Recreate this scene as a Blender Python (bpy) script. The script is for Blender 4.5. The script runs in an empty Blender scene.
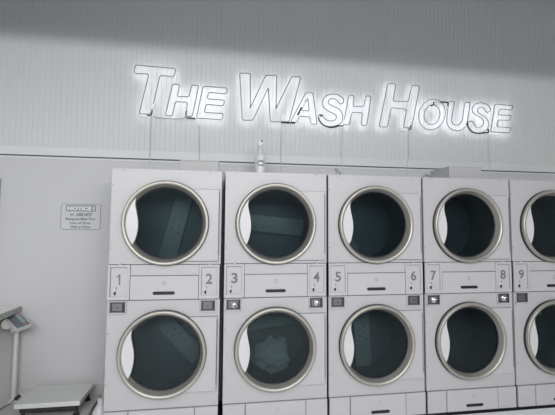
import bpy, bmesh, math, random
from mathutils import Vector, Matrix
import numpy as np
random.seed(4)
sc = bpy.context.scene
COL = sc.collection
# ---------------------------------------------------------------- camera
CAMP = Vector((0.7413, -2.9052, 1.4218)); FPX = 384.9
YAW, PITCH, ROLL = 0.1579, 0.0630, 0.0054
cy, sy, cp, sp = math.cos(YAW), math.sin(YAW), math.cos(PITCH), math.sin(PITCH)
FW = Vector((sy*cp, cy*cp, sp)); R0 = Vector((cy, -sy, 0)); U0 = R0.cross(FW)
RT = math.cos(ROLL)*R0 + math.sin(ROLL)*U0
UP = -math.sin(ROLL)*R0 + math.cos(ROLL)*U0
cd = bpy.data.cameras.new('camera'); cam = bpy.data.objects.new('camera', cd); COL.objects.link(cam)
cd.sensor_width = 36.0; cd.lens = FPX/555*36.0; cd.clip_start = 0.05
m3 = Matrix((RT, UP, -FW)).transposed()
cam.matrix_world = Matrix.Translation(CAMP) @ m3.to_4x4()
sc.camera = cam

def at(px, py, Y):
    "a point of the photograph, on the plane of depth Y"
    d = FW + RT*((px-277.5)/FPX) - UP*((py-207.5)/FPX)
    return CAMP + d*((Y-CAMP.y)/d.y)

# ---------------------------------------------------------------- world, lights, exposure
w = bpy.data.worlds.new('world'); sc.world = w; w.use_nodes = True
w.node_tree.nodes['Background'].inputs[0].default_value = (0.75, 0.82, 0.92, 1)
w.node_tree.nodes['Background'].inputs[1].default_value = 0.3
sc.view_settings.view_transform = 'Standard'; sc.view_settings.look = 'None'
sc.view_settings.gamma = 1; sc.view_settings.use_curve_mapping = False
sc.view_settings.exposure = -0.42
def area(name, loc, sx, sy_, power, col=(1, 1, 1), rot=(0, 0, 0)):
    l = bpy.data.lights.new(name, 'AREA'); l.shape = 'RECTANGLE'; l.size = sx; l.size_y = sy_
    l.energy = power; l.color = col
    o = bpy.data.objects.new(name, l); COL.objects.link(o); o.location = loc; o.rotation_euler = rot
    return o
LZ = 3.10
for yy, zz, hh_, pw, tilt in ((-3.4, 2.72, 0.40, 30, 50), (-5.2, 2.74, 0.42, 185, 60)):     # rows of hanging lamps, light thrown forward and down
    area('hanging_lamp_row', (0.9, yy, zz), 5.0, hh_, pw, (1.0, 1.0, 1.0), (math.radians(tilt), 0, 0))
area('ceiling_lamp_row', (0.8, -2.2, 2.90), 4.5, 0.15, 22, (1.0, 1.0, 1.0))
area('added_top_light', (3.2, -0.45, 4.25), 7.0, 0.5, 17, (0.80, 0.88, 1.0))  # unseen added light that tints the upper wall bluish from above

# ---------------------------------------------------------------- materials
def mat(name, col, rough=0.5, metal=0.0, emit=None, estr=0, noise=0.0, nscale=6, spec=0.5, coat=0.0):
    m = bpy.data.materials.new(name); m.use_nodes = True; nt = m.node_tree
    b = nt.nodes['Principled BSDF']
    b.inputs['Base Color'].default_value = (*col, 1); b.inputs['Roughness'].default_value = rough
    b.inputs['Metallic'].default_value = metal; b.inputs['Specular IOR Level'].default_value = spec
    b.inputs['Coat Weight'].default_value = coat
    if emit: b.inputs['Emission Color'].default_value = (*emit, 1); b.inputs['Emission Strength'].default_value = estr
    if noise:
        tc = nt.nodes.new('ShaderNodeTexCoord'); n = nt.nodes.new('ShaderNodeTexNoise'); n.inputs['Scale'].default_value = nscale
        n.inputs['Detail'].default_value = 4
        r = nt.nodes.new('ShaderNodeMapRange'); r.inputs['To Min'].default_value = 1-noise; r.inputs['To Max'].default_value = 1+noise
        mx = nt.nodes.new('ShaderNodeVectorMath'); mx.operation = 'SCALE'; mx.inputs[0].default_value = col
        nt.links.new(tc.outputs['Object'], n.inputs['Vector']); nt.links.new(n.outputs['Fac'], r.inputs['Value'])
        nt.links.new(r.outputs['Result'], mx.inputs['Scale']); nt.links.new(mx.outputs['Vector'], b.inputs['Base Color'])
    return m
M = {}
M['enamel'] = mat('white_enamel', (0.505, 0.505, 0.52), 0.38, noise=0.02)
M['enamel_b'] = mat('white_enamel_panel', (0.525, 0.525, 0.54), 0.36, noise=0.02)
M['body'] = mat('gap_shade_sheet', (0.03, 0.03, 0.035), 0.6, noise=0.1)  # near-black colour stands in for shade in the gaps around the cabinets
M['plastic'] = mat('white_plastic', (0.66, 0.66, 0.68), 0.3, noise=0.01)
M['steel'] = mat('brushed_steel', (0.47, 0.45, 0.41), 0.42, 0.72, noise=0.05, nscale=12)
M['chrome'] = mat('chrome', (0.75, 0.75, 0.75), 0.12, 1.0, noise=0.02)
M['coinmetal'] = mat('coin_box_metal', (0.22, 0.22, 0.24), 0.4, 0.8, noise=0.15, nscale=30)
M['coindark'] = mat('coin_box_dark', (0.06, 0.06, 0.075), 0.45, 0.3, noise=0.15, nscale=30)
M['rubber'] = mat('black_rubber', (0.012, 0.013, 0.022), 0.5, noise=0.1)
M['seam'] = mat('seam_grey', (0.17, 0.17, 0.21), 0.6, noise=0.05)
M['digit'] = mat('grey_ink', (0.17, 0.17, 0.215), 0.5, noise=0.03)
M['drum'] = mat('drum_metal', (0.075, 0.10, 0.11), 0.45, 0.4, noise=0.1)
M['band'] = mat('drum_band_metal', (0.30, 0.335, 0.33), 0.5, 0.1, noise=0.08)
M['hole'] = mat('hole_black', (0.01, 0.012, 0.015), 0.8, noise=0.1)
M['wall'] = mat('smooth_wall_panel', (0.54, 0.54, 0.55), 0.55, noise=0.012, nscale=2)
M['ribbed'] = mat('ribbed_wall_panel', (0.59, 0.603, 0.606), 0.5, noise=0.02, nscale=1.5)
M['trim'] = mat('white_trim', (0.64, 0.65, 0.655), 0.45, noise=0.01)
M['curb'] = mat('white_curb', (0.82, 0.82, 0.82), 0.5, noise=0.02)
M['shadow_gap'] = mat('painted_gap_shade', (0.10, 0.11, 0.115), 0.7, noise=0.05)  # shadow of the thin wall gap put into the colour
M['floor'] = mat('floor_tile', (0.80, 0.80, 0.79), 0.4, noise=0.15, nscale=4)
M['room'] = mat('room_paint', (0.65, 0.655, 0.66), 0.7, noise=0.02)
M['ceil'] = mat('ceiling_paint', (0.50, 0.51, 0.52), 0.8, noise=0.02)
M['tube'] = mat('coated_neon_tube', (0.20, 0.20, 0.21), 0.35, noise=0.05)
M['lit'] = mat('lit_neon_gas', (0.9, 0.9, 1), 0.5, emit=(0.95, 0.95, 1.0), estr=9, noise=0.01)
M['sleeve'] = mat('white_electrode_sleeve', (0.85, 0.85, 0.78), 0.4, emit=(1.0, 1.0, 0.86), estr=0.25, noise=0.01)
M['black'] = mat('black_tape', (0.02, 0.02, 0.023), 0.5, noise=0.1)
M['cable'] = mat('grey_cable', (0.54, 0.56, 0.565), 0.5, noise=0.03)
M['sheet'] = mat('white_sheet_metal', (0.46, 0.46, 0.465), 0.5, noise=0.03)
M['counter'] = mat('grey_laminate', (0.52, 0.525, 0.52), 0.5, noise=0.03)
M['edge'] = mat('grey_counter_edge', (0.36, 0.365, 0.35), 0.5, noise=0.04)
M['cabside'] = mat('cabinet_side', (0.36, 0.365, 0.38), 0.6, noise=0.03)
M['scale'] = mat('scale_platform_steel', (0.66, 0.67, 0.66), 0.45, 0.15, noise=0.03)
M['beige'] = mat('off_white_plastic', (0.62, 0.61, 0.57), 0.5, noise=0.03)
M['screenpanel'] = mat('display_face', (0.14, 0.17, 0.21), 0.35, noise=0.05)
M['lcd'] = mat('lcd_glass', (0.30, 0.36, 0.38), 0.2, noise=0.03)
M['red'] = mat('red_plastic', (0.45, 0.14, 0.17), 0.5, noise=0.03)
M['signink'] = mat('sign_grey_ink', (0.23, 0.25, 0.27), 0.5, noise=0.03)
M['signplate'] = mat('sign_plate', (0.55, 0.555, 0.56), 0.45, noise=0.01)
M['cloth'] = mat('pale_cloth', (0.30, 0.32, 0.32), 0.9, noise=0.15, nscale=10)

# tinted door glass: dark see-through pane with a clear reflection
g = bpy.data.materials.new('tinted_door_glass'); g.use_nodes = True; nt = g.node_tree
for n in list(nt.nodes): nt.nodes.remove(n)
out = nt.nodes.new('ShaderNodeOutputMaterial'); mix = nt.nodes.new('ShaderNodeMixShader')
tr = nt.nodes.new('ShaderNodeBsdfTransparent'); tr.inputs[0].default_value = (0.38, 0.47, 0.50, 1)
gl = nt.nodes.new('ShaderNodeBsdfGlossy'); gl.inputs['Roughness'].default_value = 0.04
gl.inputs['Color'].default_value = (0.7, 0.85, 0.9, 1)
fr = nt.nodes.new('ShaderNodeFresnel'); fr.inputs[0].default_value = 1.52
nt.links.new(fr.outputs[0], mix.inputs[0]); nt.links.new(tr.outputs[0], mix.inputs[1]); nt.links.new(gl.outputs[0], mix.inputs[2])
nt.links.new(mix.outputs[0], out.inputs[0]); M['glass'] = g

# ---------------------------------------------------------------- helpers
def setp(o, label=None, cat=None, group=None, kind=None):
    for k, v in (('label', label), ('category', cat), ('group', group), ('kind', kind)):
        if v: o[k] = v
    return o
def empty(name, loc, label, cat, group=None):
    o = bpy.data.objects.new(name, None); COL.objects.link(o); o.location = loc; o.empty_display_size = 0.1
    return setp(o, label, cat, group)
CACHE = {}
def finish(name, bm, material, parent=None, smooth=False, key=None):
    me = bpy.data.meshes.new(name)
    bmesh.ops.recalc_face_normals(bm, faces=bm.faces)
    bm.to_mesh(me); bm.free()
    for mm in (material if isinstance(material, (list, tuple)) else [material]): me.materials.append(M[mm])
    if smooth:
        for p in me.polygons: p.use_smooth = True
        me.set_sharp_from_angle(angle=math.radians(35))
    if key: CACHE[key] = me
    return link(name, me, parent)
def link(name, me, parent=None):
    o = bpy.data.objects.new(name, me); COL.objects.link(o)
    if parent: o.parent = parent
    return o
def shared(name, key, build, material, parent, smooth=False):
    if key in CACHE: return link(name, CACHE[key], parent)
    return finish(name, build(), material, parent, smooth, key)
def box(bm, x0, x1, y0, y1, z0, z1, bev=0.0, mi=0):
    r = bmesh.ops.create_cube(bm, size=1)
    vs = r['verts']
    for v in vs: v.co = Vector(((x0+x1)/2+v.co.x*(x1-x0), (y0+y1)/2+v.co.y*(y1-y0), (z0+z1)/2+v.co.z*(z1-z0)))
    fs = set(f for v in vs for f in v.link_faces)
    for f in fs: f.material_index = mi
    if bev:
        es = set(e for v in vs for e in v.link_edges)
        rr = bmesh.ops.bevel(bm, geom=list(es), offset=bev, segments=2, affect='EDGES', profile=0.5)
        for f in rr['faces']: f.material_index = mi
    return vs
def bx(*a, **k):
    bm = bmesh.new(); box(bm, *a, **k); return bm
def lathe(bm, prof, c, axis='Y', seg=64, close=False, mi=0):
    "prof: (radius, distance along axis) around centre c"
    c = Vector(c); rings = []
    for r, h in prof:
        ring = []
        if r < 1e-6:
            p = {'Y': Vector((0, h, 0)), 'Z': Vector((0, 0, h))}[axis]; ring = [bm.verts.new(c+p)]
        else:
            for k in range(seg):
                t = 2*math.pi*k/seg
                p = Vector((r*math.cos(t), h, r*math.sin(t))) if axis == 'Y' else Vector((r*math.cos(t), r*math.sin(t), h))
                ring.append(bm.verts.new(c+p))
        rings.append(ring)
    pairs = list(zip(rings, rings[1:])) + ([(rings[-1], rings[0])] if close else [])
    for a, b in pairs:
        for k in range(seg):
            k2 = (k+1) % seg
            vs = [a[k % len(a)], a[k2 % len(a)], b[k2 % len(b)], b[k % len(b)]]
            u = []
            for v in vs:
                if v not in u: u.append(v)
            if len(u) > 2:
                f = bm.faces.new(u); f.material_index = mi
def prism(bm, pts, y0, y1, mi=0, bev=0):
    "pts: list of (x,z), extruded from y0 (front) to y1"
    a = [bm.verts.new((x, y0, z)) for x, z in pts]; b = [bm.verts.new((x, y1, z)) for x, z in pts]
    n = len(pts); f1 = bm.faces.new(a); f2 = bm.faces.new(b[::-1]); f1.material_index = f2.material_index = mi
    for k in range(n):
        f = bm.faces.new([a[k], b[k], b[(k+1) % n], a[(k+1) % n]]); f.material_index = mi
    if bev: bmesh.ops.bevel(bm, geom=list(f1.edges), offset=bev, segments=2, affect='EDGES')
def tube(bm, pts, r, seg=8, closed=False, mi=0, only=None):
    pts = [Vector(p) for p in pts]; n = len(pts); rings = []
    T = []
    for i in range(n):
        a = pts[i-1] if (i > 0 or closed) else pts[i]; b = pts[(i+1) % n] if (i < n-1 or closed) else pts[i]
        t = (b-a); T.append(t.normalized() if t.length > 1e-9 else Vector((0, 0, 1)))
    ref = Vector((0, 1, 0)) if abs(T[0].y) < 0.9 else Vector((1, 0, 0))
    nrm = (ref - T[0]*ref.dot(T[0])).normalized()
    for i in range(n):
        nrm = nrm - T[i]*nrm.dot(T[i])
        nrm = nrm.normalized() if nrm.length > 1e-6 else T[i].orthogonal().normalized()
        bn = T[i].cross(nrm)
        rings.append([bm.verts.new(pts[i]+r*(math.cos(2*math.pi*k/seg)*nrm+math.sin(2*math.pi*k/seg)*bn)) for k in range(seg)])
    for i in range(n if closed else n-1):
        a, b = rings[i], rings[(i+1) % n]
        for k in (only or range(seg)):
            f = bm.faces.new([a[k], a[(k+1) % seg], b[(k+1) % seg], b[k]]); f.material_index = mi
    if not closed:
        f = bm.faces.new(rings[0][::-1]); f.material_index = mi; f = bm.faces.new(rings[-1]); f.material_index = mi
def fillet(pts, r, seg=4):
    "round the corners of a closed polygon of 2D points"
    out = []; n = len(pts)
    for i in range(n):
        a, p, b = Vector(pts[i-1]), Vector(pts[i]), Vector(pts[(i+1) % n])
        u = (a-p); v = (b-p); rr = min(r, u.length*0.45, v.length*0.45)
        s, e = p+u.normalized()*rr, p+v.normalized()*rr
        for k in range(seg+1):
            t = k/seg; out.append(tuple((1-t)**2*s + 2*t*(1-t)*p + t*t*e))
    return out
def spline(pts, sub=5, closed=True):
    out = []; n = len(pts)
    for i in range(n if closed else n-1):
        P = [Vector(pts[j % n]) if closed else Vector(pts[min(max(j, 0), n-1)]) for j in (i-1, i, i+1, i+2)]
        for k in range(sub):
            t = k/sub
            out.append(tuple(0.5*((2*P[1])+(-P[0]+P[2])*t+(2*P[0]-5*P[1]+4*P[2]-P[3])*t*t+(-P[0]+3*P[1]-3*P[2]+P[3])*t**3)))
    if not closed: out.append(tuple(pts[-1]))
    return out
def text_mesh(body, size, off=0.0, depth=0.0006, sx=1.0):
    "writing as a mesh that stands upright facing the viewer, centred on the origin"
    cu = bpy.data.curves.new('t', 'FONT'); cu.body = body; cu.size = size; cu.offset = off; cu.extrude = depth
    cu.align_x = 'CENTER'; cu.resolution_u = 3
    o = bpy.data.objects.new('t', cu); COL.objects.link(o)
    dg = bpy.context.evaluated_depsgraph_get(); dg.update()
    me = bpy.data.meshes.new_from_object(o.evaluated_get(dg))
    bpy.data.objects.remove(o); bpy.data.curves.remove(cu)
    xs = [v.co.x for v in me.vertices]; ys = [v.co.y for v in me.vertices]
    mx, my = (min(xs)+max(xs))/2, (min(ys)+max(ys))/2
    for v in me.vertices:
        x, y, z = v.co; v.co = ((x-mx)*sx, -z, (y-my))
    return me
def add_text(bm, body, size, cx, y, cz, off=0.0, sx=1.0, width=None, height=None, mi=0):
    me = text_mesh(body, size, off, 0.0006, sx)
    xs = [v.co.x for v in me.vertices]; zs = [v.co.z for v in me.vertices]
    fx = width/(max(xs)-min(xs)) if width else 1; fz = height/(max(zs)-min(zs)) if height else 1
    for v in me.vertices: v.co = (v.co.x*fx+cx, v.co.y+y, v.co.z*fz+cz)
    n0 = len(bm.faces); bm.from_mesh(me); bm.faces.ensure_lookup_table()
    for f in bm.faces[n0:]: f.material_index = mi
    bpy.data.meshes.remove(me)

# ---------------------------------------------------------------- the room
WY = 0.5; FZ = -0.25
X0, X1, YB, CZ = -1.7, 7.0, -5.6, 4.3
def struct(name, bm, m, label=None):
    o = finish(name, bm, m); o['kind'] = 'structure'
    if label: o['label'] = label; o['category'] = name.split('_')[0]
    return o
struct('floor', bx(X0, X1, YB, WY+0.1, FZ-0.1, FZ), 'floor', 'pale floor of the laundry room')
struct('ceiling', bx(X0, X1, YB, WY+0.1, CZ, CZ+0.1), 'ceil', 'pale ceiling of the laundry room')
struct('ceiling_blocker', bx(X0, X1, YB, -0.95, 2.95, 3.07), 'ceil', 'added unseen slab that keeps room light off the upper wall')  # put in out of view to cut the lamp light above the sign
struct('wall_left', bx(X0-0.1, X0, YB, WY+0.1, FZ, CZ), 'room', 'pale left wall')
struct('wall_right', bx(X1, X1+0.1, YB, WY+0.1, FZ, CZ), 'room', 'pale right wall')
struct('wall_front', bx(X0, X1, YB-0.1, YB, FZ, CZ), 'room', 'pale wall behind the viewer')
LZ0 = 2.037      # height of the dark line
struct('wall_back', bx(X0, X1, WY, WY+0.1, FZ, LZ0-0.007), 'wall', 'smooth pale grey wall behind the dryers')
# upper wall: ribbed liner panels with narrow grooves
bm = bmesh.new(); P = 0.0425; gw = 0.0030; gd = 0.0024; yb = WY+0.006
xs = []
x = X0
while x < X1-P:
    xs += [(x, 0), (x+P-2*gw, 0), (x+P-gw*1.35, gd), (x+P-gw*0.65, gd)]; x += P
xs.append((X1, 0))
zlo, zhi = 2.112, CZ
va = [bm.verts.new((a, yb+d, zlo)) for a, d in xs]; vb = [bm.verts.new((a, yb+d, zhi)) for a, d in xs]
for k in range(len(xs)-1): bm.faces.new([va[k], va[k+1], vb[k+1], vb[k]])
o = struct('wall_back_upper', bm, 'ribbed', 'ribbed pale grey wall panelling above the dark line')
struct('wall_back_core', bx(X0, X1, WY+0.0125, WY+0.1, LZ0+0.004, CZ), 'ribbed', 'backing of the ribbed wall')
struct('trim_1', bx(X0, X1, WY+0.001, WY+0.012, LZ0+0.005, zlo, bev=0.002), 'trim', 'flat pale flashing strip under the ribbed panels')
struct('trim_2', bx(X0, X1, WY+0.006, WY+0.012, LZ0-0.007, LZ0+0.005), 'shadow_gap', 'thin gap line along the wall, its shade painted dark')
struct('trim_3', bx(X0, X1, WY-0.004, WY, LZ0-0.022, LZ0-0.008, bev=0.001), 'trim', 'pale edge strip under the dark line')
# plinth under the dryers and the white curb in front of it on the right
struct('trim_4', bx(-0.02, 4.4, 0.06, 0.49, FZ, -0.012), 'body', 'plinth under the row of dryers, gap shade painted dark')  # dark colour paints the shade of the gap below the dryers
struct('trim_5', bx(2.60, 4.6, -0.50, -0.022, FZ, -0.016, bev=0.006), 'curb', 'white curb in front of the dryers on the right')

# ---------------------------------------------------------------- the stacked dryers
ZC = (1.483, 0.551); CX = 0.3897; RO = 0.306; W = 0.79; TOP = 1.874; DEP = 0.47
def rect_hole(bm, x0, x1, z0, z1, cx, cz, r, y, mi=0):
    ang = [2*math.pi*k/72 for k in range(72)] + [math.atan2(z-cz, x-cx) % (2*math.pi) for x in (x0, x1) for z in (z0, z1)]
    ang = sorted(set(round(a, 6) for a in ang)); inn = []; outr = []
    for a in ang:
        c, s = math.cos(a), math.sin(a)
        inn.append(bm.verts.new((cx+r*c, y, cz+r*s)))
        t = min([(x1-cx)/c if c > 1e-9 else 1e9, (x0-cx)/c if c < -1e-9 else 1e9, (z1-cz)/s if s > 1e-9 else 1e9, (z0-cz)/s if s < -1e-9 else 1e9])
        outr.append(bm.verts.new((cx+t*c, y, cz+t*s)))
    n = len(ang)
    for k in range(n):
        f = bm.faces.new([inn[k], inn[(k+1) % n], outr[(k+1) % n], outr[k]]); f.material_index = mi
def b_body():
    bm = bmesh.new()
    e = 0.0
    # sides, top, bottom, back as thin sheets
    for a in ((0.004, 0.012, 0.004, DEP, 0, TOP-0.002), (W-0.012, W-0.004, 0.004, DEP, 0, TOP-0.002),
              (0.004, W-0.004, DEP-0.01, DEP, 0, TOP-0.002), (0.004, W-0.004, 0.004, DEP, 0, 0.01)):
        box(bm, *a)
    box(bm, 0.004, W-0.004, 0.004, DEP, TOP-0.01, TOP, mi=1)
    return bm
def b_fascia(z0, z1, zc):
    bm = bmesh.new()
    rect_hole(bm, 0.003, W-0.003, z0, z1, CX, zc, 0.268, 0.0)
    rect_hole(bm, 0.003, W-0.003, z0, z1, CX, zc, 0.268, 0.004)
    for k in range(72):
        pass
    # turned-back edges
    for a, b in (((0.003, z0), (W-0.003, z0)), ((W-0.003, z0), (W-0.003, z1)), ((W-0.003, z1), (0.003, z1)), ((0.003, z1), (0.003, z0))):
        v = [bm.verts.new((a[0], 0, a[1])), bm.verts.new((b[0], 0, b[1])), bm.verts.new((b[0], 0.02, b[1])), bm.verts.new((a[0], 0.02, a[1]))]
        bm.faces.new(v)
    return bm
def b_screws(pts, y=-0.0005, r=0.004):
    bm = bmesh.new()
    for x, z in pts: lathe(bm, [(r, 0), (r, -0.002), (r*0.6, -0.003), (0, -0.003)], (x, y, z), seg=10)
    return bm
def b_doorpanel(zc):
    pts = []
    zt, zb, xr, R = 0.252, -0.276, 0.379, 0.307
    a0, a1 = math.asin(zt/R), math.asin(zb/R)
    for k in range(33):
        a = a0+(a1-a0)*k/32; pts.append((CX+R*math.cos(a), zc+R*math.sin(a)))
    pts += [(CX+xr, zc+zb), (CX+xr, zc+zt)]
    bm = bmesh.new(); prism(bm, pts, -0.016, -0.0015, bev=0.003); return bm
def b_doorback(zc):
    bm = bmesh.new()
    pts = []; zt, zb, R = 0.2555, -0.281, 0.300
    a0, a1 = math.asin(zt/R), math.asin(zb/R)
    for k in range(25):
        a = a0+(a1-a0)*k/24; pts.append((CX+R*math.cos(a), zc+R*math.sin(a)))
    prism(bm, pts+[(CX+0.384, zc+zb), (CX+0.384, zc+zt)], -0.0014, -0.0004)
    return bm
def b_gasket(zc):
    bm = bmesh.new()
    lathe(bm, [(0.280, -0.001), (0.3095, -0.001), (0.3095, -0.020), (0.3065, -0.021), (0.3055, -0.002), (0.280, -0.0015)], (CX, 0, zc), seg=96); return bm
def b_ring(zc):
    bm = bmesh.new()
    lathe(bm, [(0.3055, -0.003), (0.3055, -0.036), (0.303, -0.0415), (0.2985, -0.0445), (0.291, -0.0445), (0.2835, -0.041), (0.2795, -0.035),
               (0.2765, -0.026), (0.2630, 0.004), (0.2675, 0.004), (0.285, -0.003)], (CX, 0, zc), seg=96, close=True); return bm
def b_innerring(zc):
    bm = bmesh.new()
    lathe(bm, [(0.2655, 0.012), (0.2635, 0.002), (0.261, -0.001), (0.2555, 0.001), (0.2535, 0.010)], (CX, 0, zc), seg=96, close=True); return bm
def b_glass(zc):
    bm = bmesh.new()
    lathe(bm, [(0, 0.005), (0.15, 0.006), (0.2565, 0.008)], (CX, 0, zc), seg=72); return bm
def b_handle(zc):
    c = [(-0.209, 0.181), (-0.216, 0.150), (-0.215, 0.12), (-0.205, 0.07), (-0.196, 0.02), (-0.194, -0.03), (-0.200, -0.08), (-0.212, -0.125), (-0.2235, -0.149), (-0.227, -0.158)]
    c = spline(c, 4, closed=False)
    R = 0.2765; a0 = math.atan2(c[0][1], c[0][0]); a1 = math.atan2(c[-1][1], c[-1][0]) % (2*math.pi)
    pts = [(CX+x, zc+z) for x, z in c]
    pts += [(CX+R*math.cos(a1+(a0-a1)*k/28), zc+R*math.sin(a1+(a0-a1)*k/28)) for k in range(29)]
    bm = bmesh.new(); prism(bm, pts, -0.024, 0.004)
    return bm
def b_handlelip(zc):
    c = [(-0.209, 0.181), (-0.216, 0.150), (-0.215, 0.12), (-0.205, 0.07), (-0.196, 0.02), (-0.194, -0.03), (-0.200, -0.08), (-0.212, -0.125), (-0.2235, -0.149), (-0.227, -0.158)]
    c = spline(c, 4, closed=False)
    bm = bmesh.new(); tube(bm, [(CX+x+0.003, 0.000, zc+z) for x, z in c], 0.0045, 6); return bm
def b_drum(zc):
    bm = bmesh.new()
    lathe(bm, [(0.264, 0.014), (0.264, 0.03), (0.30, 0.06), (0.305, 0.385), (0.0, 0.385)], (CX, 0, zc), seg=64)
    return bm
def b_band(zc, ang, off):
    bm = bmesh.new(); c, s = math.cos(ang), math.sin(ang)
    hw = 0.074; L = math.sqrt(0.302**2-(abs(off)+0.06)**2) if abs(off) < 0.2 else 0.15
    vs = box(bm, -L, L, 0.345, 0.375, off-hw, off+hw, bev=0.012)
    n = 5
    for v in bm.verts:
        x, z = v.co.x, v.co.z; v.co.x, v.co.z = CX+x*c-z*s, zc+x*s+z*c
    hl = []
    for (u, t) in ((-0.03, 0.025), (0.03, 0.032), (0.0, -0.02), (0.055, -0.012), (-0.06, -0.028)):
        z = off+t; hl.append((CX+u*c-z*s, zc+u*s+z*c))
    for hx, hz in hl: lathe(bm, [(0.006, 0.344), (0.006, 0.343), (0, 0.343)], (hx, 0, hz), seg=12, mi=1)
    return bm
def b_numpanel(x0, x1):
    bm = bmesh.new()
    z0, z1 = 0.934, 1.180
    ix0, ix1, iz0, iz1 = x0+0.015, x1-0.016, 0.957, 1.164
    for a in ((x0, ix0, z0, z1), (ix1, x1, z0, z1), (ix0, ix1, z0, iz0), (ix0, ix1, iz1, z1)):
        box(bm, a[0], a[1], -0.012, 0.0, a[2], a[3])
    box(bm, ix0-0.001, ix1+0.001, -0.003, 0.0005, iz0-0.001, iz1+0.001)
    lathe(bm, [(0.009, -0.001), (0.009, -0.005), (0.005, -0.009), (0, -0.009)], ((x0+x1)/2+0.003, 0, z1+0.006), seg=14)
    return bm
def b_numseam(x0, x1):
    bm = bmesh.new(); z0, z1 = 0.934, 1.180
    ix0, ix1, iz0, iz1 = x0+0.015, x1-0.016, 0.957, 1.164
    for a in ((ix0, ix1, iz1-0.005, iz1), (ix0, ix0+0.004, iz0, iz1), (ix1-0.0015, ix1, iz0, iz1)):
        box(bm, a[0], a[1], -0.0042, -0.0025, a[2], a[3])
    return bm
def b_lock(xc, v):
    bm = bmesh.new()
    z = 0.962
    box(bm, xc-0.016, xc+0.017, -0.006, -0.0028, z, z+0.006, bev=0.001, mi=1)
    box(bm, xc-0.006, xc+0.005, -0.016, -0.003, z+0.007, z+0.032, bev=0.003)
    lathe(bm, [(0.010, -0.003), (0.010, -0.007), (0.007, -0.008), (0, -0.008)], (xc-0.003, 0, z+0.036), seg=14, mi=1)
    tube(bm, [(xc+0.007, -0.0045, z+0.062), (xc+0.008, -0.0045, z+0.05), (xc+0.004, -0.0045, z+0.043)], 0.0026, 6, mi=2)
    return bm
def b_slot(x0, x1, z):
    bm = bmesh.new(); h = 0.0115
    pts = [(x0+h+h*math.cos(a), z+h*math.sin(a)) for a in [math.pi/2+math.pi*k/10 for k in range(11)]]
    pts += [(x1-h+h*math.cos(a), z+h*math.sin(a)) for a in [-math.pi/2+math.pi*k/10 for k in range(11)]]
    prism(bm, pts, -0.0145, -0.004); return bm
def b_logo(x, z):
    bm = bmesh.new()
    p = [(x, -0.0125, z-0.014), (x+0.011, -0.0125, z-0.004), (x+0.009, -0.0125, z+0.011), (x-0.009, -0.0125, z+0.011), (x-0.011, -0.0125, z-0.004)]
    tube(bm, p, 0.0014, 5, closed=True); return bm
def b_coin(x0, x1):
    bm = bmesh.new(); z0, z1 = 0.845, 0.921
    for a in ((x0-0.008, x0, z0-0.010, z1+0.008), (x1, x1+0.008, z0-0.010, z1+0.008), (x0-0.008, x1+0.008, z0-0.010, z0), (x0-0.008, x1+0.008, z1, z1+0.006)):
        box(bm, a[0], a[1], -0.012, -0.0004, a[2], a[3], bev=0.002, mi=1)
    box(bm, x0, x1, -0.006, -0.0004, z0, z1, mi=2)
    t = 0.006
    for a in ((x0, x0+t, z0, z1), (x1-t*1.6, x1, z0, z1), (x0, x1, z0, z0+t), (x0, x1, z1-t, z1)):
        box(bm, a[0], a[1], -0.011, -0.004, a[2], a[3], mi=0 if a[1] != x1 or a[0] == x0 else 2)
    box(bm, x0+0.016, x1-0.020, -0.010, -0.005, z0+0.012, z1-0.012, bev=0.002, mi=0)
    return bm
def b_btn(x, z, big):
    bm = bmesh.new()
    if big:
        lathe(bm, [(0.024, -0.008), (0.024, -0.013), (0.018, -0.017), (0.017, -0.026), (0.012, -0.030), (0, -0.031)], (x, 0, z), seg=24)
        box(bm, x-0.002, x+0.010, -0.034, -0.030, z-0.012, z-0.002, bev=0.001, mi=1)
    else:
        lathe(bm, [(0.005, -0.009), (0.005, -0.013), (0, -0.0135)], (x, 0, z), seg=14, mi=1)
    return bm
def b_hinge(zc):
    bm = bmesh.new(); box(bm, CX+0.376, CX+0.382, -0.019, -0.014, zc-0.225, zc+0.232, bev=0.0015)
    return bm
LABELS = ['white stacked tumble dryer marked 1 and 2, leftmost in the row',
          'white stacked tumble dryer marked 3 and 4, with the spray bottle on top',
          'white stacked tumble dryer marked 5 and 6, middle of the row',
          'white stacked tumble dryer marked 7 and 8, between stacks 6 and 9',
          'white stacked tumble dryer marked 9, rightmost, cut off by the photo edge']
KNOB = [(0, 0), (1, 1), (0, 0), (1, 1), (0, 0)]
BAND = {(0, 0): (1.33, -0.04), (0, 1): (-0.80, 0.07), (1, 0): (-0.10, 0.0), (1, 1): (0.12, 0.14), (2, 0): (2.2, 0.19), (2, 1): (1.62, -0.02),
        (3, 0): (1.7, 0.19), (3, 1): (1.6, 0.17), (4, 0): (2.8, 0.19), (4, 1): (0.1, 0.15)}
N0, N1 = (0.002, 0.150), (0.634, 0.780)
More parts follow.
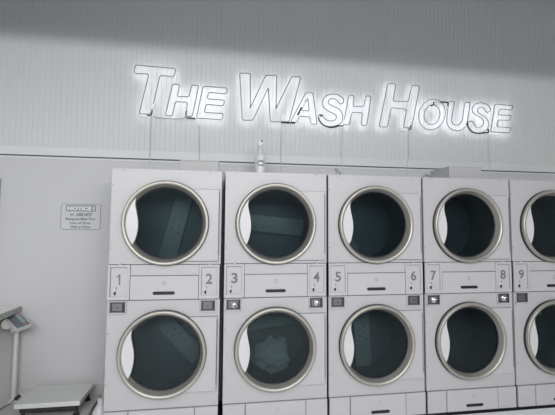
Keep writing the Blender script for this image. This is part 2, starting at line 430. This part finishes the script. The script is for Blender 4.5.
for i in range(5):
    t = empty('stacked_dryer', (0.8*i + (-0.013 if i == 0 else 0.004), 0, 0), LABELS[i], 'dryer', 'stacked tumble dryers in a row')
    if i == 0: t.rotation_euler.y = 0.0035
    shared('cabinet', 'cab', b_body, ('body', 'enamel'), t)
    for lv, (zc, z0, z1) in enumerate(((ZC[0], 1.184, TOP), (ZC[1], 0.170, 0.928))):
        f = shared('front_panel', f'fas{lv}', lambda: b_fascia(z0, z1, zc), 'enamel', t)
        sc_pts = [(0.085, TOP-0.012), (0.70, TOP-0.012), (0.010, TOP-0.12), (0.012, 1.30)] if lv == 0 else [(0.012, 0.70), (0.012, 0.35)]
        for q in sc_pts:
            shared('screw', 'scr', lambda: b_screws([(0, 0)]), 'seam', f).location = (q[0], 0, q[1])
        d = shared('door', f'door{lv}', lambda: b_doorpanel(zc), 'enamel_b', t, True)
        shared('seam', f'dback{lv}', lambda: b_doorback(zc), 'seam', d)
        setp(shared('gasket', f'gask{lv}', lambda: b_gasket(zc), 'rubber', d, True), 'black rubber edge')
        setp(shared('ring', f'ring{lv}', lambda: b_ring(zc), 'steel', d, True), 'brushed steel ring')
        shared('inner_gasket', f'ig{lv}', lambda: b_innerring(zc), 'rubber', d, True)
        setp(shared('window_pane', f'gl{lv}', lambda: b_glass(zc), 'glass', d, True), 'dark tinted round glass')
        shared('handle', f'hd{lv}', lambda: b_handle(zc), 'plastic', d, True)
        shared('handle_edge', f'hl{lv}', lambda: b_handlelip(zc), 'rubber', d, True)
        shared('hinge', f'hi{lv}', lambda: b_hinge(zc), 'seam', d)
        dr = shared('drum', f'drum{lv}', lambda: b_drum(zc), 'drum', t, True)
        a, off = BAND[(i, lv)]
        finish('drum_band', b_band(zc, a, off), ('band', 'hole'), dr, True)
        # drawer rows
    for s, (a, b) in enumerate((N0, N1)):
        key = f'np{s}'
        np_ = shared('number_panel', key, lambda: b_numpanel(a, b), 'enamel_b', t)
        shared('panel_recess', f'ns{s}', lambda: b_numseam(a, b), 'seam', np_)
        shared('lock', f'lk{s}', lambda: b_lock(a+0.050 if s == 0 else a+0.047, 0), ('black', 'plastic', 'digit'), np_)
        num = 2*i+1+s
        if num <= 9:
            bm = bmesh.new(); dx = (0.076 if s == 0 else 0.072)
            if num == 1: prism(bm, [(a+dx-0.003, 1.039), (a+dx+0.007, 1.039), (a+dx+0.007, 1.115), (a+dx-0.001, 1.115), (a+dx-0.007, 1.106), (a+dx-0.018, 1.100), (a+dx-0.018, 1.092), (a+dx-0.003, 1.096)], -0.0050, -0.0042)
            else: add_text(bm, str(num), 0.1, a+dx, -0.0045, 1.077, off=0.0020, height=0.076, width=0.048)
            setp(finish('digit', bm, 'digit', np_), f'grey number {num}')
        ca = (0.020, 0.125) if s == 0 else (0.650, 0.752)
        cb = shared('coin_box', f'cb{s}', lambda: b_coin(*ca), ('coinmetal', 'enamel_b', 'coindark'), t)
        big = KNOB[i][s]
        shared('coin_button', f'bt{s}{big}', lambda: b_btn((ca[0]+ca[1])/2+(0.006 if big else 0), 0.882, big), ('chrome', 'coindark'), cb, True)
    st = shared('trim_strip', 'strip', lambda: bx(0.153, 0.632, -0.006, 0.0, 1.106, 1.180, bev=0.001), 'enamel', t)
    dw = shared('lint_drawer', 'dw0', lambda: bx(0.154, 0.630, -0.012, 0.0, 0.934, 1.1, bev=0.002), 'enamel_b', t)
    shared('drawer_pull', 'sl0', lambda: b_slot(0.310, 0.464, 0.979), 'rubber', dw)
    shared('emblem', 'lg0', lambda: b_logo(0.387, 1.051), 'digit', dw)
    shared('seam', 'seam0', lambda: bx(0.003, W-0.003, -0.0015, 0.003, 0.926, 0.9345), 'seam', t)
    shared('seam', 'seam1', lambda: bx(0.150, 0.6345, -0.004, 0.003, 0.934, 1.1065), 'seam', t)
    shared('seam', 'seam2', lambda: bx(0.003, W-0.003, -0.0012, 0.003, 0.0, 0.1715), 'seam', t)
    dw = shared('lower_drawer', 'dw1', lambda: bx(0.171, 0.619, -0.013, 0.0, 0.001, 0.1655, bev=0.002), 'enamel_b', t)
    shared('drawer_pull', 'sl1', lambda: b_slot(0.334, 0.486, 0.043), 'rubber', dw)
    shared('emblem', 'lg1', lambda: b_logo(0.405, 0.113), 'digit', dw)
    for s, (a, b) in enumerate(((0.006, 0.164), (0.623, W-0.004))):
        kp = shared('kick_panel', f'kp{s}', lambda: bx(a, b, -0.013, 0.0, 0.001, 0.1655, bev=0.002), 'enamel_b', t)
        for q in ((a+0.028, 0.13), (b-0.028, 0.13), (a+0.028, 0.035), (b-0.028, 0.035)):
            shared('screw', 'kps', lambda: b_screws([(0, 0)], 0, 0.0035), 'cable', kp).location = (q[0], -0.013, q[1])

# laundry in the second stack's lower drum
bm = bmesh.new(); bmesh.ops.create_icosphere(bm, subdivisions=4, radius=1)
from mathutils import noise as mn
for v in bm.verts:
    p = v.co.copy(); k = 1+0.35*mn.noise(p*1.6)+0.16*mn.noise(p*4.5+Vector((3, 1, 2)))
    v.co = Vector((0.804+CX+0.01+p.x*0.15*k, 0.20+p.y*0.11*k, 0.43+p.z*0.125*k*(1.2 if p.z > 0 else 0.8)))
setp(finish('laundry_pile', bm, 'cloth', None, True), 'pale crumpled laundry behind the lower glass door under number 3 and 4', 'laundry')

# vent boxes, cords and marks on the dryer tops
def vent(x0, x1, y0, y1, zt, label):
    t = empty('vent_box', ((x0+x1)/2, y0, TOP), label, 'box', 'boxes on the dryer tops'); cx = (x0+x1)/2
    bm = bx(x0-cx, x1-cx, 0, y1-y0, 0.0, zt-TOP-0.004, bev=0.003); finish('body', bm, 'sheet', t)
    finish('lid', bx(x0-cx-0.004, x1-cx+0.004, -0.004, y1-y0, zt-TOP-0.006, zt-TOP, bev=0.002), 'sheet', t)
vent(0.463, 0.755, 0.10, 0.40, 1.969, 'low white sheet metal box on the leftmost dryer, left of the spray bottle')
vent(2.712, 3.016, 0.10, 0.40, 1.991, 'wide white sheet metal box on the right of the dryer tops, below the letters SE')
def loop(pts, Y, r, name, mat_, label, cat):
    bm = bmesh.new(); P3 = [at(x, y, Y) for x, y in spline(pts, 4, closed=False)]; tube(bm, P3, r, 6)
    return setp(finish(name, bm, mat_, None, True), label, cat)
loop([(335.5, 175.5), (336.5, 172), (334.8, 169.6), (336, 168.4), (338, 169.8), (341, 174.5), (338.5, 173.0), (336.3, 169.8)], 0.03, 0.0028, 'wire_clip', 'seam',
     'black wire clip twisted on the top edge of the dryer marked 5', 'clip')
loop([(423.5, 177.6), (424.2, 175.3), (426.6, 174.6), (429, 175.6), (429.8, 177.9)], 0.03, 0.003, 'wire_hook', 'seam',
     'black curved hook on top of the dryer marked 7', 'hook')
p = at(320, 171.5, WY-0.002)
o = finish('sticker', bx(p.x-0.035, p.x+0.035, WY-0.0015, WY-0.0003, p.z-0.006, p.z+0.006), 'trim')
setp(o, 'tiny pale sticker with red print on the wall above dryer number 4', 'sticker')
bm = bmesh.new()
for k in range(6): box(bm, p.x-0.030+0.010*k, p.x-0.024+0.010*k, WY-0.0022, WY-0.0014, p.z-0.003, p.z+0.003)
finish('print', bm, 'red', o)

# spray bottle
Bp = at(260.3, 160, 0.25); t = empty('spray_bottle', (Bp.x, 0.25, TOP), 'white spray bottle standing on top of the dryer marked 3 and 4', 'bottle'); t.scale = (1.32, 1.32, 1.32)
bm = bmesh.new(); lathe(bm, [(0, 0), (0.030, 0), (0.033, 0.006), (0.036, 0.03), (0.036, 0.118), (0.034, 0.132), (0.026, 0.143), (0.016, 0.150), (0.0135, 0.156), (0.0135, 0.190), (0, 0.190)], (0, 0, 0), 'Z', 32)
finish('body', bm, 'plastic', t, True)
bm = bmesh.new()
for k in range(9):
    a = math.radians(-90-38+k*9.5); z = 0.083+0.016*math.cos((k-4)*0.35)
    c = Vector((0.0366*math.cos(a), 0.0366*math.sin(a), z))
    box(bm, c.x-0.0024, c.x+0.0024, c.y-0.0006, c.y+0.0006, z-0.008, z+0.005)
box(bm, -0.018, 0.018, -0.0372, -0.0350, 0.066, 0.074)
setp(finish('printed_label', bm, 'digit', t), 'dark printed logo')
bm = bmesh.new(); lathe(bm, [(0.0145, 0.176), (0.016, 0.178), (0.016, 0.196), (0.012, 0.200), (0, 0.200)], (0, 0, 0), 'Z', 24)
setp(finish('collar', bm, 'cable', t, True), 'grey collar')
bm = bmesh.new(); prism(bm, [(-0.013, 0.198), (0.012, 0.198), (0.012, 0.212), (0.024, 0.228), (0.026, 0.236), (0.012, 0.242), (-0.004, 0.232), (-0.014, 0.218)], -0.010, 0.010, bev=0.003)
h = finish('spray_head', bm, 'plastic', t)
bm = bmesh.new(); lathe(bm, [(0.005, -0.012), (0.007, -0.020), (0, -0.020)], (0.008, 0, 0.226), seg=12); box(bm, 0.006, 0.016, -0.004, 0.004, 0.205, 0.222, bev=0.001)
finish('nozzle', bm, 'digit', h)

# ---------------------------------------------------------------- neon letters
TY = WY-0.040
TR = 0.0042
E_THE = [(203,86.2),(227.6,88),(226.5,94),(208.6,92.2),(207,98.8),(224.8,100.2),(223.4,105.9),(206.2,104.3),(204.3,112.4),(223.5,113.5),(222,119.8),(196.3,118)]
LET = [
 ('large T starting the word THE', [[(135.3,64.8),(176,68.7),(174,76.6),(160,75.5),(150.9,114.3),(139,113.7),(148.9,74),(133.9,73.4)]], 2.2,
   [('sleeve', [(140.3,115.3),(146.6,115.8)], .008), ('sleeve', [(153.4,104),(152.0,109)], .009), ('black', [(146.8,114.7),(150.8,115.5),(152.2,110.5)], .006)]),
 ('small H in the middle of THE', [[(172.5,84),(179.6,84.3),(177.4,96.7),(189,96.7),(191.7,85),(198.8,85.5),(192.2,116.5),(185.3,116.2),(187.7,102.3),(175.2,101.6),(172.3,116),(165.3,115.5)]], 2.0,
   [('black', [(186,117.9),(195.6,118.6)], .008), ('seam', [(186.9,111),(185.8,115)], .007)]),
 ('small E ending the word THE', [E_THE], 2.2, [('sleeve', [(200,110),(198.6,115)], .007)]),
 ('large W starting the word WASH', [[(239.7,73),(250.3,73.4),(250.4,107.5),(265.8,75.2),(276.6,75.3),(276,108.5),(292,76.4),(300.8,77),(289,121.8),(270.3,121.7),(268.4,87.5),(252.7,120.4),(242.3,120)]], 1.7,
   [('black', [(281,122.3),(295,123.0)], .009), ('sleeve', [(284.5,115),(282,119.5)], .008), ('seam', [(250.6,105),(250.2,108)], .007), ('seam', [(276.4,105.5),(275.9,108.8)], .007)]),
 ('small A in the word WASH', [[(306,92.6),(313,93),(317,124.2),(310.9,124),(309.8,116.9),(299.6,116),(296.8,122.5),(290.6,121.8)], [(307.8,98),(309.3,110.6),(301.2,110.6)]], 1.8,
   [('black', [(301.5,107.5),(299.5,111.5)], .008), ('black', [(299.3,112),(297.8,115)], .009), ('sleeve', [(305,102),(302.3,106.5)], .007)]),
 ('small S in the word WASH', [spline([(343.3,102.2),(343.3,98.8),(338.2,94.9),(332.5,94),(326,95.9),(322.7,101.7),(323.8,107.4),(329.6,111.7),(335.3,114.6),(336.5,117.5),(333.9,120.4),(328.9,120.8),(324.5,118.2),(322.4,115),(318.8,115.3),(318.8,118.2),(322.4,124),(328.1,126.4),(336.8,125.4),(341.8,121.8),(342.6,115.3),(339.7,109.6),(333.9,106.4),(328.9,103.8),(328.4,100.9),(331,98.8),(335.3,99.1),(338.2,101.7),(340.6,104)], 4)], 0,
   [('black', [(318.3,117.5),(320,121.5),(323.5,125),(329,127.2),(334,127),(338,126)], .008), ('black', [(337,126),(343.5,125.8)], .007), ('black', [(319.5,115.2),(321.5,115.2),(321,116.5)], .008)]),
 ('small H ending the word WASH', [[(348.8,95.4),(354.4,95.7),(353.2,106.3),(363.8,106.4),(366.3,95.6),(371.3,96.2),(366.7,125.3),(361,125.3),(362.6,112.6),(351.9,112.4),(349.4,124.8),(343.4,124.9)]], 2.0,
   [('sleeve', [(344.8,119.5),(343.9,123.5)], .006)]),
 ('large H starting the word HOUSE', [[(388,83.5),(396.1,83.8),(392.8,101.2),(408.3,101.6),(412,85.3),(419.9,85.8),(411.6,127.6),(403.6,127.4),(406.8,109.3),(391.2,107.7),(387.4,127),(379,126.9)]], 2.2,
   [('sleeve', [(412.3,114.5),(410.6,123)], .009), ('sleeve', [(401.5,129.6),(407.5,130.3)], .008), ('black', [(408,129.3),(410.8,128.6),(410.8,125.5)], .007)]),
 ('round O in the word HOUSE', [[(432+13.2*math.cos(a)+(-1.5)*math.sin(a)*-1, 114.4-15.3*math.sin(a)) for a in [2*math.pi*k/40 for k in range(40)]],
                      [(432+7.9*math.cos(a)+0.7*math.sin(a), 114.7-10.0*math.sin(a)) for a in [2*math.pi*k/32 for k in range(32)]]], 0,
   [('black', [(431.3,105.8),(433.3,104.6),(433.8,101.8)], .007), ('cable', [(434,101.8),(440,102.2)], .007), ('black', [(440,102),(447.6,102.6),(447.3,105.5)], .008), ('sleeve', [(422.5,110),(425.5,107)], .007)]),
 ('small U in the word HOUSE', [[(448.9,101.3),(454.6,101.4),(453.6,107),(451.4,120.5),(452.8,123.9),(455.7,125.2),(459.5,124.5),(462,121.3),(463.4,113),(464.9,102.1),(470.3,102.5),(468.9,112),(467.3,121.5),(466,126),(462.7,129.4),(458,130.9),(453,130.0),(449,127.3),(446.8,123.4),(446.9,117)]], 1.6,
   [('sleeve', [(446.9,106.5),(446.3,112)], .007)]),
 ('small S in the word HOUSE', [spline([(490.2,110.3),(490,107.8),(487.5,104.8),(482.1,102.8),(476.1,103.7),(472.5,107.5),(472.6,111.8),(476.1,115.1),(480.4,117.2),(483.5,121),(482.6,125.4),(478.3,127.5),(475.6,126.5),(473.9,123),(471.8,121.4),(468,122.1),(468.5,126.5),(472.3,131.3),(478.3,133),(484.8,131.3),(488,127.5),(488.6,122.1),(485.3,117.2),(479.9,114),(477.7,111.3),(478.3,108.6),(481,107.3),(483.7,108),(485.3,110.7),(487.5,112.4)], 4)], 0,
   [('black', [(467.3,122),(468,126.5),(471,131),(475.5,133),(481,133.2),(488.5,132.4)], .008), ('black', [(488.4,132.2),(488.3,129)], .008), ('sleeve', [(471,123),(473.5,127)], .006)]),
 ('small E ending the word HOUSE', [[(494.8,104),(513,105.6),(512,110),(499.6,109),(498.2,114.6),(511,115.6),(510,120.2),(498,120),(496.6,126.8),(511,127.6),(509.5,132.7),(490.6,131.8)]], 1.6,
   [('sleeve', [(490.2,121),(489.6,127)], .006), ('sleeve', [(490,133.6),(499,133.9)], .005)]),
]
PW = {'large': 1, 'small': 1}
for label, loops, fr_, extras in LET:
    c = at(sum(p[0] for p in loops[0])/len(loops[0]), sum(p[1] for p in loops[0])/len(loops[0]), TY)
    t = empty('neon_letter', c, 'white neon outline, ' + label + ' on the wall sign', 'letter', 'neon letters of the wall sign')
    bm = bmesh.new(); bl = bmesh.new(); bs = bmesh.new()
    for L in loops:
        q = fillet(L, fr_, 4) if fr_ else L
        P3 = [at(x, y, TY)-c for x, y in q]
        tube(bm, P3, TR, 12, closed=True, only=range(2, 10))
        tube(bl, P3, TR, 12, closed=True, only=(10, 11, 0, 1))
        n = len(P3)
        for k in (0, n//3, 2*n//3):
            p = P3[k]; tube(bs, [p+Vector((0, 0.004, 0)), Vector((p.x, WY-c.y+0.004, p.z))], 0.0035, 6)
    finish('neon_tube', bm, 'tube', t, True)
    setp(finish('lit_back', bl, 'lit', t), 'glowing white back of the tube')
    setp(finish('standoff', bs, 'sleeve', t, True), 'small clear supports')
    for kind, pts, r in extras:
        b2 = bmesh.new(); Q = spline(pts, 3, closed=False) if len(pts) > 2 else pts
        tube(b2, [at(x, y, TY-0.003)-c for x, y in Q], r*0.9, 8)
        finish({'sleeve': 'electrode', 'black': 'tape', 'seam': 'tube_end', 'cable': 'lead_wire'}[kind], b2, kind, t, True)
# wire between the letters T and H, and the cables that hang below the sign
def cable(pts, Y, r, label, m='cable', name='power_cable', grp='cables below the neon sign'):
    bm = bmesh.new(); P3 = [at(*(list(p)[:2]), p[2] if len(p) > 2 else Y) for p in spline(pts, 4, closed=False)]
    tube(bm, P3, r, 6); return setp(finish(name, bm, m, None, True), label, 'cable', grp)
yc = WY-0.006
cable([(151.5,116.5),(150.6,125),(150.4,140),(149.6,152),(149.5,166.5)], yc, 0.0036, 'grey cable hanging below the large T of THE')
cable([(198,119.3),(199,128),(199,143),(199.6,162)], yc, 0.0034, 'grey cable hanging below the E of THE')
cable([(281.5,123.5),(281.3,138),(280.6,150),(281.6,171.5)], yc, 0.0036, 'grey cable hanging below the large W of WASH')
cable([(342.6,127),(342,140),(341.2,152),(342.4,162),(342.6,175)], yc, 0.0036, 'grey cable hanging below the S of WASH')
cable([(409.3,130),(408.6,142),(409,152),(407.6,165),(408,176)], yc, 0.0036, 'grey cable hanging below the large H of HOUSE')
cable([(488.6,134),(489,150),(490,163),(490.8,178)], yc, 0.0036, 'grey cable hanging below the S and E of HOUSE')
cable([(153,116.4),(158,117.6),(168,118.6),(180,118.9),(184.5,117.5),(187,113.5)], WY-0.03, 0.0030, 'thin dark wire joining the bases of T and H in THE', 'seam', 'lead_wire', None)

# ---------------------------------------------------------------- notice on the wall
a = at(61.3, 203.8, WY); b = at(100.3, 229.8, WY); cx = (a.x+b.x)/2; cz = (a.z+b.z)/2; hw = (b.x-a.x)/2; hh = (a.z-b.z)/2
t = empty('notice_sign', (cx, WY, cz), 'small wall notice with grey lettering headed NOTICE !, left of the dryers', 'sign')
pts = fillet([(-hw, -hh), (hw, -hh), (hw, hh), (-hw, hh)], 0.02, 5)
bm = bmesh.new(); prism(bm, pts, -0.003, -0.0002); finish('plate', bm, 'signplate', t)
bm = bmesh.new(); tube(bm, [(x*0.985, -0.0032, z*0.985) for x, z in pts], 0.0024, 5, closed=True); finish('border', bm, 'signink', t)
bm = bmesh.new(); box(bm, -hw*0.75, hw*0.75, -0.0040, -0.0030, hh*0.42, hh*0.90); finish('heading_bar', bm, 'signink', t)
bm = bmesh.new(); add_text(bm, 'NOTICE !', 0.05, 0, -0.0044, hh*0.66, off=0.0042, width=hw*1.38, height=hh*0.34); setp(finish('heading', bm, 'trim', t), 'pale word NOTICE !')
bm = bmesh.new()
add_text(bm, 'We', 0.03, -hw*0.42, -0.0034, hh*0.155, off=0.0016, width=hw*0.28, height=hh*0.20)
add_text(bm, 'ARE NOT', 0.04, hw*0.17, -0.0034, hh*0.18, off=0.003, width=hw*0.82, height=hh*0.27)
add_text(bm, 'Responsible For', 0.03, 0, -0.0034, -hh*0.19, off=0.0018, width=hw*1.5, height=hh*0.26)
add_text(bm, 'Loss of Time,', 0.03, 0, -0.0034, -hh*0.50, off=0.0018, width=hw*1.05, height=hh*0.22)
add_text(bm, 'Wifi or Drive', 0.03, 0, -0.0034, -hh*0.79, off=0.0018, width=hw*1.0, height=hh*0.20)
setp(finish('lettering', bm, 'signink', t), 'grey lines of small text')

# ---------------------------------------------------------------- left corner: counter, bench, scale, jug
struct('trim_6', bx(X0+0.005, -0.979, WY-0.03, WY-0.001, 0.82, 1.84, bev=0.002), 'cabside', 'pale board at the far left of the wall')
t = empty('folding_counter', (-1.2, -0.4, FZ), 'grey laminate counter along the left wall, its edge over the scale display', 'counter')
finish('worktop', bx(-0.48, 0.42, -1.2, 0.895, 1.025, 1.068, bev=0.003), ('edge',), t)
finish('surface', bx(-0.48, 0.415, -1.195, 0.89, 1.0682, 1.0712), 'curb', t)
finish('side_panel', bx(-0.48, 0.20, -1.15, 0.893, 0, 1.024), 'cabside', t)
t = empty('low_bench', (-0.48, 0.1, FZ), 'low pale bench in the corner under the platform scale', 'bench')
finish('bench_top', bx(-0.339, 0.322, -0.40, 0.385, 0.32, 0.35, bev=0.003), 'counter', t)
finish('backsplash', bx(-0.339, 0.47, 0.385, 0.398, 0.30, 0.425, bev=0.002), 'counter', t)
finish('side_panel', bx(-0.335, -0.31, -0.38, 0.38, 0, 0.319), 'counter', t)
finish('side_panel', bx(0.295, 0.318, -0.38, 0.38, 0, 0.319), 'counter', t)
BZ = 0.1
t = empty('platform_scale', (-0.43, 0.27, BZ), 'white platform scale with a display on a thin post, on the low bench', 'scale')
L0 = Vector((-0.43, 0.27, BZ))
px0, px1, py0, py1 = -0.630, -0.198, 0.105, 0.435
finish('platform', bx(px0+0.43, px1+0.43, py0-0.27, py1-0.27, 0.078, 0.110, bev=0.004), 'scale', t)
finish('frame', bx(px0+0.03+0.43, px1-0.03+0.43, py0+0.015-0.27, py1-0.03-0.27, 0.045, 0.077, bev=0.004), 'black', t)
for sx in (px0+0.05, px1-0.03):
    for sy_ in (py0+0.03, py1-0.05):
        bm = bmesh.new(); lathe(bm, [(0, 0), (0.020, 0), (0.022, 0.012), (0.012, 0.018), (0.010, 0.05), (0, 0.05)], (sx+0.43, sy_-0.27, 0), 'Z', 18)
        finish('foot', bm, 'black', t, True)
PX, PY = -0.785, 0.435
bm = bmesh.new()
box(bm, PX-0.02-L0.x, PX+0.075-L0.x, PY-0.03-L0.y, PY+0.03-L0.y, 0.0, 0.03, bev=0.004)
box(bm, PX+0.03-L0.x, px0+0.06-L0.x, PY-0.02-L0.y, PY+0.02-L0.y, 0.03, 0.06, bev=0.003)
finish('post_bracket', bm, 'beige', t)
bm = bmesh.new(); lathe(bm, [(0, 0.0), (0.020, 0.0), (0.020, 0.575), (0, 0.575)], (PX-L0.x, PY-L0.y, 0), 'Z', 24); finish('post', bm, 'scale', t, True)
bm = bmesh.new(); tube(bm, [(PX+0.035-L0.x, PY-0.045-L0.y, 0.035), (PX+0.06-L0.x, PY-0.03-L0.y, 0.062)], 0.014, 10); setp(finish('cord_plug', bm, 'black', t, True), 'black plug')
# display head: a tilted slab
YL = 0.35
vL = at(4.9, 316.8, YL); vB = at(16.8, 329.8, YL-0.09); vT = at(19.5, 312, YL+0.087); vR = vB+vT-vL
e1 = (vT-vL); e2 = (vB-vL); nn = e1.cross(e2).normalized()
if nn.dot(CAMP-vL) < 0: nn = -nn
def slab(bm, u0, u1, v0, v1, h0, h1, mi=0):
    a = [vL+e1*u+e2*v+nn*h-L0 for h in (h0, h1) for u, v in ((u0, v0), (u1, v0), (u1, v1), (u0, v1))]
    vs = [bm.verts.new(p) for p in a]
    for q in ((0, 1, 2, 3), (4, 5, 6, 7), (0, 1, 5, 4), (1, 2, 6, 5), (2, 3, 7, 6), (3, 0, 4, 7)):
        f = bm.faces.new([vs[k] for k in q]); f.material_index = mi
bm = bmesh.new(); slab(bm, 0, 1, 0, 1, -0.026, 0); d = finish('display_head', bm, 'beige', t)
bm = bmesh.new(); slab(bm, 0.05, 0.96, 0.04, 0.95, 0, 0.002); finish('display_face', bm, 'screenpanel', d)
bm = bmesh.new(); slab(bm, 0.60, 0.82, 0.12, 0.72, 0.002, 0.003); finish('display_screen', bm, 'lcd', d)
bm = bmesh.new(); slab(bm, 0.62, 0.78, 0.78, 0.90, 0.002, 0.0035); slab(bm, 0.55, 0.92, 0.0, 0.06, 0.001, 0.0035); finish('red_button', bm, 'red', d)
bm = bmesh.new()
for r_ in range(4):
    for c_ in range(3): slab(bm, 0.14+0.13*c_, 0.23+0.13*c_, 0.12+0.2*r_, 0.25+0.2*r_, 0.002, 0.0032)
finish('keys', bm, 'coinmetal', d)
bm = bmesh.new()
for k in range(11): slab(bm, -0.012, 0.0, 0.03+0.09*k, 0.075+0.09*k, -0.024, -0.003)
finish('edge_ribs', bm, 'plastic', d)
bm = bmesh.new(); c0 = at(7.2, 324.0, 0.345)-L0; c1 = at(5.5, 322.5, 0.40)-L0
tube(bm, [c0, c1], 0.038, 20); tube(bm, [c0+e1*0.25-nn*0.01, Vector((PX-L0.x, PY-L0.y-0.05, 0.55)), Vector((PX-L0.x, PY-L0.y, 0.56))], 0.016, 10)
finish('head_mount', bm, 'beige', d, True)
# black cord along the bench edge
bm = bmesh.new()
tube(bm, [Vector(q) for q in ((-0.745, 0.40, BZ+0.05), (-0.775, 0.37, BZ+0.012), (-0.805, 0.34, BZ+0.004), (-0.812, 0.22, BZ+0.004), (-0.812, 0.05, BZ+0.004), (-0.812, -0.2, BZ+0.004))], 0.003, 6)
for v in bm.verts: v.co -= L0
setp(finish('power_cord', bm, 'black', t, True), 'thin black cord')
# jug between bench and first dryer
t = empty('plastic_jug', (-0.080, 0.20, FZ), 'white capped plastic jug between the low bench and the first dryer', 'jug')
zt = at(97.5, 398.5, 0.20).z - FZ
bm = bmesh.new(); lathe(bm, [(0, 0), (0.062, 0), (0.067, 0.01), (0.067, zt-0.13), (0.055, zt-0.085), (0.030, zt-0.045), (0.021, zt-0.035), (0, zt-0.035)], (0, 0, 0), 'Z', 32)
finish('body', bm, 'plastic', t, True)
bm = bmesh.new(); lathe(bm, [(0, zt-0.034), (0.025, zt-0.034), (0.025, zt-0.004), (0.022, zt), (0, zt)], (0, 0, 0), 'Z', 24)
finish('cap', bm, 'plastic', t, True)
